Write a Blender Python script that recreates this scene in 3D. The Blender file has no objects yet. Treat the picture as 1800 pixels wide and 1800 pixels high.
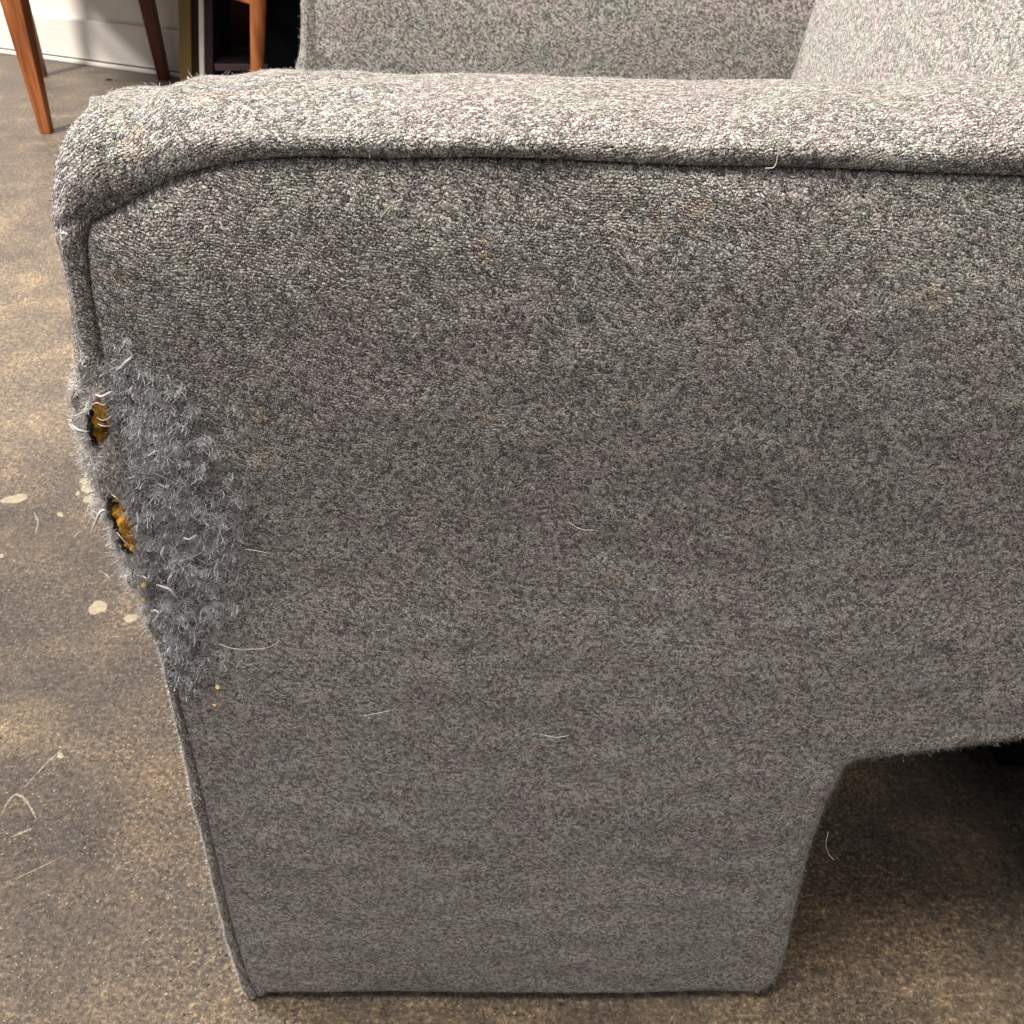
import bpy, math, random
import numpy as np
from mathutils import Vector
rng = np.random.default_rng(7)
random.seed(7)
S = bpy.context.scene
COL = S.collection

# ------------------------------------------------------------------ camera
H = 0.765
TH = math.radians(36.6)
cam_d = bpy.data.cameras.new("camera")
cam = bpy.data.objects.new("camera", cam_d)
COL.objects.link(cam)
cam.location = (0, 0, H)
cam.rotation_euler = (math.pi / 2 - TH, 0, 0)
cam_d.sensor_width = 36
cam_d.lens = 36
cam_d.clip_start = 0.01
cam_d.clip_end = 60
cam_d.dof.use_dof = True
cam_d.dof.focus_distance = 0.50
cam_d.dof.aperture_fstop = 36e-3 / 0.0009
S.camera = cam

# ------------------------------------------------------------------ light
w = bpy.data.worlds.new("World")
S.world = w
w.use_nodes = True
w.node_tree.nodes["Background"].inputs[0].default_value = (0.92, 0.93, 1.0, 1)
w.node_tree.nodes["Background"].inputs[1].default_value = 0.165

def area(name, loc, target, size, power, col):
    l = bpy.data.lights.new(name, 'AREA')
    l.shape = 'DISK'
    l.size = size
    l.energy = power
    l.color = col
    o = bpy.data.objects.new(name, l)
    COL.objects.link(o)
    o.location = loc
    d = Vector(target) - Vector(loc)
    o.rotation_euler = d.to_track_quat('-Z', 'Y').to_euler()
    return o

area("ceiling_or_fill_lamp", (-0.24, 0.30, 2.5), (-0.05, 0.5, 0.3), 1.2, 99, (1.0, 0.89, 0.765))
area("ceiling_or_fill_lamp", (-2.3, 1.3, 2.7), (-1.3, 2.9, 0.2), 0.8, 230, (1.0, 0.93, 0.86))
area("ceiling_or_fill_lamp", (1.3, -1.8, 2.1), (0.2, 0.5, 0.2), 1.4, 22, (1.0, 0.88, 0.76))  # added fill from the front right, not a real fitting
area("ceiling_or_fill_lamp", (-2.4, -0.5, 2.0), (-0.2, 0.45, 0.3), 0.8, 17, (0.92, 0.95, 1.0))  # added cool fill from the left for the arm's front edge
S.view_settings.view_transform = 'Standard'
S.view_settings.look = 'None'
S.view_settings.exposure = 0.0
S.view_settings.gamma = 1.0

# ------------------------------------------------------------------ helpers
C_, S_ = math.cos(TH), math.sin(TH)
F = 1800.0
def ray(px, py):
    a, b = (px - 900) / F, (900 - py) / F
    return np.array([a, C_ + b * S_, -S_ + b * C_])
def on_plane(px, py, Y):            # world point on the vertical plane y = Y
    r = ray(px, py); t = Y / r[1]
    return np.array([r[0] * t, H + r[2] * t])
def on_floor(px, py, z=0.0):
    r = ray(px, py); t = (z - H) / r[2]
    return np.array([r[0] * t, r[1] * t, z])
def to_px(P):
    P = np.asarray(P); y, z = P[:, 1], P[:, 2] - H
    d = y * C_ - z * S_
    v = y * S_ + z * C_
    return np.stack([900 + F * P[:, 0] / d, 900 - F * v / d], 1)

def catmull(P, n):
    """P (k,m) control rows -> smooth curve, n samples per span"""
    P = np.asarray(P, float)
    Q = np.vstack([2 * P[0] - P[1], P, 2 * P[-1] - P[-2]])
    out = []
    t = np.linspace(0, 1, n, endpoint=False)[:, None]
    for i in range(len(P) - 1):
        a, b, c, d = Q[i:i + 4]
        out.append(0.5 * ((2 * b) + (c - a) * t + (2 * a - 5 * b + 4 * c - d) * t * t + (3 * b - a - 3 * c + d) * t ** 3))
    out.append(P[-1:])
    return np.vstack(out)
def resample(P, step, cols=2):
    L = np.r_[0, np.cumsum(np.linalg.norm(np.diff(P[:, :cols], axis=0), axis=1))]
    n = max(2, int(L[-1] / step) + 1)
    s = np.linspace(0, L[-1], n)
    return np.stack([np.interp(s, L, P[:, k]) for k in range(P.shape[1])], 1), s

class Waves:                         # smooth pseudo noise, about -1..1
    def __init__(self, scale, dim=3, n=9, seed=1):
        r = np.random.default_rng(seed)
        self.k = r.normal(size=(n, dim)); self.k *= (2 * np.pi / scale) / np.linalg.norm(self.k, axis=1)[:, None] * r.uniform(.6, 1.5, n)[:, None]
        self.p = r.uniform(0, 6.28, n); self.n = n
    def __call__(self, P):
        return np.sin(P @ self.k.T + self.p).sum(1) / math.sqrt(self.n) * 0.9

def sstep(a, b, x):
    t = np.clip((x - a) / (b - a), 0, 1); return t * t * (3 - 2 * t)

def make_mesh(name, V, Fc, mats, parent=None, uv=None, midx=None, tint=None, smooth=True):
    """Fc: list of arrays (n,3)/(n,4)"""
    V = np.asarray(V, np.float32)
    me = bpy.data.meshes.new(name)
    loops = np.concatenate([f.ravel() for f in Fc]).astype(np.int32)
    tot = np.concatenate([np.full(len(f), f.shape[1]) for f in Fc]).astype(np.int32)
    st = np.r_[0, np.cumsum(tot)[:-1]].astype(np.int32)
    me.vertices.add(len(V)); me.vertices.foreach_set("co", V.ravel())
    me.loops.add(len(loops)); me.loops.foreach_set("vertex_index", loops)
    me.polygons.add(len(tot)); me.polygons.foreach_set("loop_start", st)
    if uv is not None:
        l = me.uv_layers.new(name="UVMap")
        l.data.foreach_set("uv", np.asarray(uv, np.float32)[loops].ravel())
    if tint is not None:
        a = me.attributes.new("tint", 'FLOAT_COLOR', 'POINT')
        a.data.foreach_set("color", np.asarray(tint, np.float32).ravel())
    for m in (mats if isinstance(mats, (list, tuple)) else [mats]):
        me.materials.append(m)
    if midx is not None:
        me.polygons.foreach_set("material_index", np.asarray(midx, np.int32))
    me.update(calc_edges=True)
    me.validate()
    me.polygons.foreach_set("use_smooth", np.full(len(me.polygons), smooth))
    o = bpy.data.objects.new(name, me)
    COL.objects.link(o)
    if parent is not None: o.parent = parent
    return o

def tag(o, label=None, cat=None, group=None, kind=None):
    if label: o["label"] = label
    if cat: o["category"] = cat
    if group: o["group"] = group
    if kind: o["kind"] = kind
    return o
def empty(name, loc=(0, 0, 0), rz=0):
    o = bpy.data.objects.new(name, None); COL.objects.link(o)
    o.location = loc; o.rotation_euler = (0, 0, rz); o.empty_display_size = .05
    return o

def fibres(P, N, length, width, curl, lift, seg=3, ang=None, stand=0.0, tint=None):
    """ribbon hairs. P,N (n,3). lying along the surface (stand=0) or standing (1)."""
    n = len(P)
    up = np.where(np.abs(N[:, [2]]) > .9, np.array([[1., 0, 0]]), np.array([[0., 0, 1]]))
    T1 = np.cross(up, N); T1 /= np.linalg.norm(T1, axis=1)[:, None] + 1e-9
    T2 = np.cross(N, T1)
    if ang is None: ang = rng.uniform(0, 2 * np.pi, n)
    st = np.broadcast_to(stand, (n,)).astype(float)
    length = np.broadcast_to(length, (n,)); width = np.broadcast_to(width, (n,)); curl = np.broadcast_to(curl, (n,)); lift = np.broadcast_to(lift, (n,))
    cur = P + N * (lift * rng.uniform(.2, 1, n))[:, None]
    kap = rng.normal(0, 1, n) * curl
    wob = rng.normal(0, 1, n) * curl * .6
    V = np.zeros((n, seg + 1, 2, 3))
    a = ang.copy(); el = st * rng.uniform(.3, 1.4, n)
    for i in range(seg + 1):
        d = (np.cos(a) * np.cos(el))[:, None] * T1 + (np.sin(a) * np.cos(el))[:, None] * T2 + np.sin(el)[:, None] * N
        side = np.cross(d, N); side /= np.linalg.norm(side, axis=1)[:, None] + 1e-6
        ww = width * (1.0 if 0 < i < seg else .45) * .5
        V[:, i, 0] = cur - side * ww[:, None]; V[:, i, 1] = cur + side * ww[:, None]
        cur = cur + d * (length / seg)[:, None]
        a = a + kap / seg; el = el + wob / seg * np.minimum(1, st + .12)
    idx = np.arange(n * (seg + 1) * 2).reshape(n, seg + 1, 2)
    q = np.stack([idx[:, :-1, 0], idx[:, 1:, 0], idx[:, 1:, 1], idx[:, :-1, 1]], -1).reshape(-1, 4)
    V = V.reshape(-1, 3)
    if tint is None: tint = np.ones((n, 4))
    tt = np.repeat(tint, (seg + 1) * 2, axis=0)
    return V, q, tt

def sample(V, Q, n, weight=None):
    """random points on quads"""
    A, B, C, D = (V[Q[:, i]] for i in range(4))
    Nn = np.cross(C - A, D - B); ar = np.linalg.norm(Nn, axis=1)
    w_ = ar if weight is None else ar * weight
    k = rng.choice(len(Q), n, p=w_ / w_.sum())
    u, v = rng.random((n, 1)), rng.random((n, 1))
    P = (A[k] * (1 - u) + B[k] * u) * (1 - v) + (D[k] * (1 - u) + C[k] * u) * v
    return P, Nn[k] / (ar[k][:, None] + 1e-12)

# ------------------------------------------------------------------ materials
class NT:
    def __init__(self, name):
        self.m = bpy.data.materials.new(name); self.m.use_nodes = True
        self.t = self.m.node_tree; self.b = self.t.nodes["Principled BSDF"]
    def n(self, typ, **kw):
        nd = self.t.nodes.new(typ)
        for k, v in kw.items():
            if k.startswith("i_"): nd.inputs[k[2:]].default_value = v
            elif k.startswith("x_"): nd.inputs[int(k[2:])].default_value = v
            else: setattr(nd, k, v)
        return nd
    def l(self, a, b): self.t.links.new(a, b)
    def math(self, op, a, b=None, c=None, clamp=False):
        nd = self.t.nodes.new("ShaderNodeMath"); nd.operation = op; nd.use_clamp = clamp
        for i, x in enumerate((a, b, c)):
            if x is None: continue
            if isinstance(x, (int, float)): nd.inputs[i].default_value = x
            else: self.l(x, nd.inputs[i])
        return nd.outputs[0]
    def ramp(self, f, stops, interp='LINEAR'):
        nd = self.t.nodes.new("ShaderNodeValToRGB"); nd.color_ramp.interpolation = interp
        e = nd.color_ramp.elements
        while len(e) < len(stops): e.new(0.5)
        for x, (p, c) in zip(e, stops):
            x.position = p; x.color = (*c, 1) if len(c) == 3 else c
        self.l(f, nd.inputs[0]); return nd.outputs[0]
    def mix(self, f, a, b, mode='MIX'):
        nd = self.t.nodes.new("ShaderNodeMix"); nd.data_type = 'RGBA'; nd.blend_type = mode
        for s, x in ((nd.inputs[0], f), (nd.inputs[6], a), (nd.inputs[7], b)):
            if isinstance(x, (int, float)): s.default_value = x
            elif isinstance(x, tuple): s.default_value = (*x, 1) if len(x) == 3 else x
            else: self.l(x, s)
        return nd.outputs[2]
    def noise(self, vec, scale, detail=3, rough=.55, dim='3D'):
        nd = self.n("ShaderNodeTexNoise", noise_dimensions=dim); nd.inputs["Scale"].default_value = scale
        nd.inputs["Detail"].default_value = detail; nd.inputs["Roughness"].default_value = rough
        if vec is not None: self.l(vec, nd.inputs["Vector"])
        return nd
    def bump(self, h, dist, strength=1.0, nrm=None):
        nd = self.n("ShaderNodeBump"); nd.inputs["Strength"].default_value = strength; nd.inputs["Distance"].default_value = dist
        self.l(h, nd.inputs["Height"])
        if nrm is not None: self.l(nrm, nd.inputs["Normal"])
        return nd.outputs[0]

def heather_hue(g, pos):
    n1 = g.noise(pos, 30, 3, .6)
    c = g.ramp(n1.outputs["Fac"], [(.30, (1.03, .965, 1.01)), (.43, (1.01, .98, .985)), (.5, (1.0, .99, .975)), (.56, (.95, 1.01, .945)), (.63, (.95, 1.0, 1.02)), (.70, (1.10, 1.0, .90))])
    return c

def fabric(name, pu=.0020, pv=.0016):
    g = NT(name); uv = g.n("ShaderNodeUVMap").outputs[0]
    pos = g.n("ShaderNodeTexCoord").outputs["Object"]
    at = g.n("ShaderNodeAttribute", attribute_name="tint")
    wn = g.noise(uv, 330, 2); wl = g.noise(uv, 22, 2)
    sx = g.n("ShaderNodeSeparateXYZ"); g.l(uv, sx.inputs[0])
    sc = g.n("ShaderNodeSeparateColor"); g.l(wn.outputs["Color"], sc.inputs[0])
    sl = g.n("ShaderNodeSeparateColor"); g.l(wl.outputs["Color"], sl.inputs[0])
    u = g.math('ADD', g.math('ADD', sx.outputs[0], g.math('MULTIPLY_ADD', sc.outputs[0], .0034, -.0017)), g.math('MULTIPLY', sl.outputs[0], .010))
    v = g.math('ADD', g.math('ADD', sx.outputs[1], g.math('MULTIPLY_ADD', sc.outputs[1], .0030, -.0015)), g.math('MULTIPLY', sl.outputs[1], .022))
    v = g.math('ADD', v, g.math('MULTIPLY', u, .16))
    v_ = g.math('DIVIDE', v, pv); row = g.math('FLOOR', v_)
    off = g.math('MULTIPLY', g.math('MODULO', row, 2.0), .5)
    u_ = g.math('ADD', g.math('DIVIDE', u, pu), off); colm = g.math('FLOOR', u_)
    cb = g.n("ShaderNodeCombineXYZ"); g.l(colm, cb.inputs[0]); g.l(row, cb.inputs[1])
    wh = g.n("ShaderNodeTexWhiteNoise", noise_dimensions='2D'); g.l(cb.outputs[0], wh.inputs["Vector"])
    ws = g.n("ShaderNodeSeparateColor"); g.l(wh.outputs["Color"], ws.inputs[0])
    du = g.math('ADD', g.math('SUBTRACT', g.math('SUBTRACT', u_, colm), .5), g.math('MULTIPLY_ADD', ws.outputs[0], .24, -.12))
    dv = g.math('ADD', g.math('SUBTRACT', g.math('SUBTRACT', v_, row), .5), g.math('MULTIPLY_ADD', ws.outputs[1], .24, -.12))
    r2 = g.math('MULTIPLY_ADD', du, du, g.math('MULTIPLY', g.math('MULTIPLY', dv, dv), 1.2))
    stitch = g.math('MULTIPLY_ADD', r2, g.math('MULTIPLY_ADD', ws.outputs[2], -3.0, -2.6), 1.0, clamp=True)
    mp = g.n("ShaderNodeMapping"); mp.inputs["Scale"].default_value = (1500, 2500, 1); mp.inputs["Rotation"].default_value = (0, 0, .35); g.l(uv, mp.inputs["Vector"])
    fn = g.noise(mp.outputs[0], 1.0, 2, .6)
    fn2 = g.noise(pos, 1300, 2, .7)
    val = g.math('ADD', g.math('MULTIPLY', wh.outputs[0], .15), g.math('MULTIPLY', fn.outputs["Fac"], .80))
    val = g.math('SUBTRACT', g.math('ADD', val, g.math('MULTIPLY', fn2.outputs["Fac"], .60)), .262)
    c = g.ramp(val, [(.40, (.035, .035, .039)), (.475, (.155, .152, .153)), (.54, (.39, .380, .370)), (.63, (.80, .775, .75))])
    gap = g.ramp(stitch, [(0.0, (.56, .56, .58)), (.40, (.95, .95, .95)), (.85, (1.18, 1.17, 1.15))])  # shade in the gaps between stitches painted into the colour
    c = g.mix(at.outputs["Alpha"], c, g.mix(1.0, c, gap, 'MULTIPLY'))
    c = g.mix(1.0, c, heather_hue(g, pos), 'MULTIPLY')
    c = g.mix(1.0, c, at.outputs["Color"], 'MULTIPLY')
    g.l(c, g.b.inputs["Base Color"])
    g.b.inputs["Roughness"].default_value = .9
    g.b.inputs["Specular IOR Level"].default_value = .18
    g.b.inputs["Sheen Weight"].default_value = .15
    g.b.inputs["Sheen Roughness"].default_value = .45
    g.b.inputs["Sheen Tint"].default_value = (.93, .88, .84, 1)
    hh = g.math('ADD', g.math('MULTIPLY', g.math('MULTIPLY', stitch, at.outputs["Alpha"]), .9), g.math('MULTIPLY', fn.outputs["Fac"], .8))
    hh = g.math('ADD', hh, g.math('MULTIPLY', fn2.outputs["Fac"], .6))
    g.l(g.bump(hh, .0011), g.b.inputs["Normal"])
    return g.m

def fibre_mat(name):
    g = NT(name); at = g.n("ShaderNodeAttribute", attribute_name="tint")
    g.l(at.outputs["Color"], g.b.inputs["Base Color"])
    g.b.inputs["Roughness"].default_value = .7
    g.b.inputs["Specular IOR Level"].default_value = .25
    g.b.inputs["Sheen Weight"].default_value = .2
    return g.m

def plain(name, col, rough=.5, spec=.5, metal=0, nscale=0, namt=.15, bscale=0, bdist=.0004, stretch=None):
    g = NT(name)
    g.b.inputs["Roughness"].default_value = rough
    g.b.inputs["Specular IOR Level"].default_value = spec
    g.b.inputs["Metallic"].default_value = metal
    pos = g.n("ShaderNodeTexCoord").outputs["Object"]
    if stretch:
        mp = g.n("ShaderNodeMapping"); mp.inputs["Scale"].default_value = stretch; g.l(pos, mp.inputs["Vector"]); pos = mp.outputs[0]
    if nscale:
        nn = g.noise(pos, nscale, 5, .6)
        lo = tuple(c * (1 - namt * 2) for c in col); hi = tuple(c * (1 + namt * 2) for c in col)
        g.l(g.ramp(nn.outputs["Fac"], [(.3, lo), (.7, hi)]), g.b.inputs["Base Color"])
    else: g.b.inputs["Base Color"].default_value = (*col, 1)
    if bscale:
        g.l(g.bump(g.noise(pos, bscale, 4).outputs["Fac"], bdist), g.b.inputs["Normal"])
    return g.m

M_FAB = fabric("heather_wool")
M_FIB = fibre_mat("wool_fibre")
M_HAIR = plain("pale_hair", (.72, .68, .6), .5, .4)
M_THREAD = plain("seam_thread", (.05, .055, .055), .9, .1)

# ------------------------------------------------------------------ floor
def floor_material():
    g = NT("stained_concrete"); pos = g.n("ShaderNodeTexCoord").outputs["Object"]
    big = g.noise(pos, 2.6, 5, .62); mid = g.noise(pos, 10, 6, .68); fine = g.noise(pos, 120, 5, .75); grit = g.noise(pos, 330, 3, .7)
    c = g.ramp(big.outputs["Fac"], [(.32, (0.0532, 0.0433, 0.0365)), (.46, (0.0722, 0.0600, 0.0509)), (.58, (0.0927, 0.0775, 0.0638)), (.75, (0.1178, 0.0988, 0.0790))])
    # the large pale worn patch in front of the chair, with floor sheen painted in, and the olive and rusty stains under the arm, paler to lift the shade
    def blot(x, y, rad, soft, sc=9, amp=.9, sy=1.0):
        d = g.n("ShaderNodeVectorMath", operation='SUBTRACT'); g.l(pos, d.inputs[0]); d.inputs[1].default_value = (x, y, 0)
        m = g.n("ShaderNodeVectorMath", operation='MULTIPLY'); g.l(d.outputs[0], m.inputs[0]); m.inputs[1].default_value = (1 / rad, 1 / (rad * sy), 0)
        ln = g.n("ShaderNodeVectorMath", operation='LENGTH'); g.l(m.outputs[0], ln.inputs[0])
        nn = g.noise(pos, sc, 5, .65)
        v = g.math('ADD', ln.outputs["Value"], g.math('MULTIPLY_ADD', nn.outputs["Fac"], amp * 2, -amp))
        return g.math('SUBTRACT', 1.0, g.math('MULTIPLY_ADD', v, 1 / (2 * soft), .5 - 1 / (2 * soft), clamp=True))
    c = g.mix(g.math('MULTIPLY', blot(-1.158, 2.636, 1.0, .5, 4, .3, .9), .85), c, (0.165, 0.142, 0.118))  # pale tone painted in for the sheen on the far floor
    c = g.mix(g.math('MULTIPLY', blot(-0.822, 1.575, 0.42, 0.5, 5, 0.35, 1.5), 0.75), c, (0.19, 0.160, 0.127))
    c = g.mix(g.math('MULTIPLY', blot(-0.557, 0.919, 0.28, 0.5, 7, 0.4, 0.7), 0.8), c, (0.0654, 0.0547, 0.0471))
    c = g.mix(g.math('MULTIPLY', blot(-0.484, 0.680, 0.045, 0.3, 40, 0.5, 0.8), 0.6), c, (0.1482, 0.1201, 0.0798))
    c = g.mix(g.math('MULTIPLY', blot(0.325, 0.535, 0.22, 0.4, 9, 0.45, 0.8), 0.85), c, (0.16, 0.134, 0.098))
    c = g.mix(g.math('MULTIPLY', blot(0.284, 0.461, 0.1, 0.5, 20, 0.5, 0.6), 0.6), c, (0.135, 0.088, 0.052))
    c = g.mix(g.math('MULTIPLY', blot(-0.299, 0.608, 0.06, 0.5, 25, 0.5, 1.2), 0.5), c, (0.1315, 0.0996, 0.0654))
    c = g.mix(g.math('MULTIPLY', blot(-0.043, 0.391, 0.5, 0.4, 8, 0.4, 0.12), 0.6), c, (0.1338, 0.1064, 0.0760))
    c = g.mix(g.math('MULTIPLY', blot(0.375, 0.432, 0.12, 0.5, 14, 0.4, 0.8), 0.7), c, (0.17, 0.142, 0.112))
    c2 = g.ramp(mid.outputs["Fac"], [(.33, (.58, .57, .60)), (.45, (.86, .86, .88)), (.54, (1.06, 1.03, .98)), (.66, (1.6, 1.50, 1.34))])
    c = g.mix(1.0, c, c2, 'MULTIPLY')
    c3 = g.ramp(fine.outputs["Fac"], [(.33, (.40, .39, .39)), (.44, (.82, .80, .79)), (.54, (1.1, 1.09, 1.07)), (.66, (1.9, 1.84, 1.72))])
    c = g.mix(.9, c, c3, 'MULTIPLY')
    c4 = g.ramp(g.noise(pos, 260, 3, .75).outputs["Fac"], [(.36, (.30, .29, .28)), (.46, (.78, .77, .76)), (.54, (1.15, 1.13, 1.1)), (.63, (2.4, 2.28, 2.08))])
    wear = g.ramp(g.noise(pos, 6, 4, .6).outputs["Fac"], [(.36, (.25, .25, .25)), (.54, (1, 1, 1))])
    c = g.mix(g.math('MULTIPLY_ADD', wear, .55, .30), c, c4, 'MULTIPLY')
    grain = g.ramp(grit.outputs["Fac"], [(.58, (0, 0, 0)), (.64, (1, 1, 1))])
    c = g.mix(g.math('MULTIPLY', g.math('MULTIPLY', grain, .65), wear), c, (.62, .54, .42))
    gr2 = g.noise(pos, 210, 2, .6)
    pit = g.math('MULTIPLY', g.ramp(gr2.outputs["Fac"], [(.27, (1, 1, 1)), (.33, (0, 0, 0))]), wear)
    c = g.mix(g.math('MULTIPLY', pit, .85), c, (.045, .034, .026))
    def scratch(rot, sx_, sy_, th, amt):
        mr = g.n("ShaderNodeMapping"); mr.inputs["Rotation"].default_value = (0, 0, math.radians(rot)); g.l(pos, mr.inputs["Vector"])
        mp = g.n("ShaderNodeMapping"); mp.inputs["Scale"].default_value = (sx_, sy_, 1)
        g.l(mr.outputs[0], mp.inputs["Vector"]); sn = g.noise(mp.outputs[0], 1.0, 3, .65)
        return g.math('MULTIPLY', g.ramp(sn.outputs["Fac"], [(th, (0, 0, 0)), (th + .05, (1, 1, 1))]), amt)
    c = g.mix(scratch(-62, 4, 60, .67, .35), c, (.52, .45, .36))
    c = g.mix(scratch(-35, 6, 90, .69, .30), c, (.52, .45, .36))
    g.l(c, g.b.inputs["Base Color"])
    rr = g.ramp(mid.outputs["Fac"], [(.35, (.38, .38, .38)), (.65, (.58, .58, .58))])
    g.l(rr, g.b.inputs["Roughness"])
    g.b.inputs["Specular IOR Level"].default_value = .5
    h = g.math('SUBTRACT', g.math('ADD', g.math('MULTIPLY', fine.outputs["Fac"], 1.3), g.math('MULTIPLY', grain, .3)), g.math('MULTIPLY', pit, 1.0))
    g.l(g.bump(h, .0028), g.b.inputs["Normal"])
    return g.m
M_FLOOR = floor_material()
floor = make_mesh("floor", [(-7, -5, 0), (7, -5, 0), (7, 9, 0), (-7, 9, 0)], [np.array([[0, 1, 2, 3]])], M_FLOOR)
tag(floor, kind="structure")

# ------------------------------------------------------------------ boxes and bars
def box_arrays(x0, x1, y0, y1, z0, z1):
    V = np.array([(x, y, z) for z in (z0, z1) for y in (y0, y1) for x in (x0, x1)], float)
    Q = np.array([(0, 2, 3, 1), (4, 5, 7, 6), (0, 1, 5, 4), (2, 6, 7, 3), (0, 4, 6, 2), (1, 3, 7, 5)])
    return V, Q
def box(name, dims, mat, parent, bevel=.003, M=None):
    V, Q = box_arrays(*dims)
    if M is not None: V = V @ np.asarray(M[0]).T + np.asarray(M[1])
    o = make_mesh(name, V, [Q], mat, parent, smooth=False)
    if bevel:
        b = o.modifiers.new("bevel", 'BEVEL'); b.width = bevel; b.segments = 2; b.limit_method = 'ANGLE'
    return o
def bar(name, p0, p1, w0, w1, mat, parent, n=4, rot=0.0, bevel=.002, asp=1.0):
    """tapered bar, n sides, w = width"""
    p0, p1 = np.array(p0, float), np.array(p1, float); d = (p1 - p0); d /= np.linalg.norm(d)
    a = np.cross(d, [0, 1, 0.01]); a /= np.linalg.norm(a); b = np.cross(d, a)
    V = []; k = 8
    for i in range(k + 1):
        t = i / k; c = p0 + (p1 - p0) * t; r = (w0 + (w1 - w0) * t) / 2 * (math.sqrt(2) if n == 4 else 1)
        for j in range(n):
            an = rot + 2 * math.pi * (j + .5) / n
            V.append(c + a * r * math.cos(an) + b * r * math.sin(an) * asp)
    Q = [(i * n + j, i * n + (j + 1) % n, (i + 1) * n + (j + 1) % n, (i + 1) * n + j) for i in range(k) for j in range(n)]
    me_f = [np.array(Q)]
    V = np.array(V)
    me_f.append(np.array([list(range(n))[::-1]])); me_f.append(np.array([[k * n + j for j in range(n)]]))
    o = make_mesh(name, V, me_f, mat, parent, smooth=n > 4)
    if n == 4 and bevel:
        m = o.modifiers.new("bevel", 'BEVEL'); m.width = bevel; m.segments = 2; m.limit_method = 'ANGLE'
    return o

# ------------------------------------------------------------------ background wall
M_WALL = plain("white_wall_paint", (.74, .71, .66), .55, .4, nscale=6, namt=.03, bscale=60, bdist=.0006)
wa, wb = on_floor(0, 92), on_floor(270, 129)
wd = (wb - wa)[:2]; wd /= np.linalg.norm(wd); wang = math.atan2(wd[1], wd[0])
R = np.array([[wd[0], -wd[1], 0], [wd[1], wd[0], 0], [0, 0, 1]])
W0 = np.array([wa[0], wa[1], 0])
wall = box("wall", (-2.5, 0.80, .02, .14, 0, 2.6), M_WALL, None, .002, (R, W0))
tag(wall, kind="structure")
bbd = box("baseboard", (-2.5, 0.80, .002, .0195, 0.012, .125), M_WALL, wall, .004, (R, W0))
box("shoe_moulding", (-2.5, 0.80, -.012, .0015, 0.0, .011), M_WALL, wall, .003, (R, W0))

# ------------------------------------------------------------------ teak chair
def teak_material():
    g = NT("oiled_teak"); pos = g.n("ShaderNodeTexCoord").outputs["Object"]
    mp = g.n("ShaderNodeMapping"); mp.inputs["Scale"].default_value = (60, 60, 6); g.l(pos, mp.inputs["Vector"])
    nn = g.noise(mp.outputs[0], 1, 5, .6)
    g.l(g.ramp(nn.outputs["Fac"], [(.34, (.11, .030, .009)), (.50, (.21, .066, .018)), (.66, (.31, .108, .030))]), g.b.inputs["Base Color"])
    g.b.inputs["Roughness"].default_value = .38
    return g.m
M_TEAK = teak_material()
M_TEAK_SHADE = plain("shaded_teak", (.085, .016, .006), .4, .4, nscale=60, namt=.2, stretch=(1, 1, .1))  # shade on the rear leg painted in as a darker teak
fA = on_floor(83, 233); fD = on_floor(450, 228); fC = on_floor(289, 139); fB = on_floor(74, 134)
chair = empty("dining_chair", (float(fA[0]), float(fA[1]), 0))
tag(chair, "teak dining chair with tapered legs standing on the concrete before the white wall", "chair")
def L(p): return np.array(p, float) - np.array([fA[0], fA[1], 0])
def leg(foot, topx, topz, w0, w1, n=4):
    top = np.array([topx[0], topx[1], topz]); return bar("leg", L(foot), L(top), w0, w1, M_TEAK, chair, n=n, rot=0)
def up_to(px, py, Y):
    p = on_plane(px, py, Y); return (p[0], Y, p[1])
tA = np.array(up_to(30, -60, fA[1] + .01)); tA_dir = (tA - fA) / (tA[2] - fA[2])
def extend(foot, top, z):
    d = (np.array(top) - foot); return foot + d * (z / d[2])
zt = .44
pA = extend(fA, up_to(20, -20, fA[1] + .01), zt)
pD = extend(fD, up_to(454, 0, fD[1] - .01), zt)
pC = extend(fC, up_to(258, 0, fC[1] - .02), zt)
pB = extend(fB, up_to(37, 0, fB[1] - .02), zt)
bar("leg", L(fA), L(pA), .026, .058, M_TEAK, chair)
bar("leg", L(fD), L(pD), .024, .046, M_TEAK, chair, n=16)
bar("leg", L(fC), L(pC), .030, .044, M_TEAK_SHADE, chair)
bar("leg", L(fB), L(pB), .026, .040, M_TEAK, chair)
def at(f, p, z): return f + (p - f) * (z / p[2])
def rail(f1, p1, f2, p2, z, h, wd_, nm):
    a, b = at(f1, p1, z), at(f2, p2, z); d = b - a; ln = np.linalg.norm(d); d /= ln
    s = np.array([-d[1], d[0], 0]); Rm = np.stack([d, s, [0, 0, 1]], 1)
    box(nm, (.02, ln - .02, -wd_ / 2, wd_ / 2, -h / 2, h / 2), M_TEAK, chair, .003, (Rm, L(a)))
rail(fD, pD, fC, pC, .300, .028, .018, "stretcher")
rail(fA, pA, fB, pB, .318, .028, .018, "stretcher")
for (a, b, c, d) in ((fA, pA, fD, pD), (fB, pB, fC, pC), (fA, pA, fB, pB), (fD, pD, fC, pC)):
    rail(a, b, c, d, .415, .05, .02, "seat_rail")
sV = [L(pA + [-.03, -.03, .002]), L(pD + [.03, -.03, .002]), L(pC + [.03, .03, .002]), L(pB + [-.03, .03, .002])]
sV = np.array(sV + [v + [0, 0, .045] for v in sV])
so = make_mesh("seat", sV, [np.array([(3, 2, 1, 0), (4, 5, 6, 7), (0, 1, 5, 4), (1, 2, 6, 5), (2, 3, 7, 6), (3, 0, 4, 7)])], plain("black_vinyl", (.02, .018, .018), .45, .5), chair, smooth=False)
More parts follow.
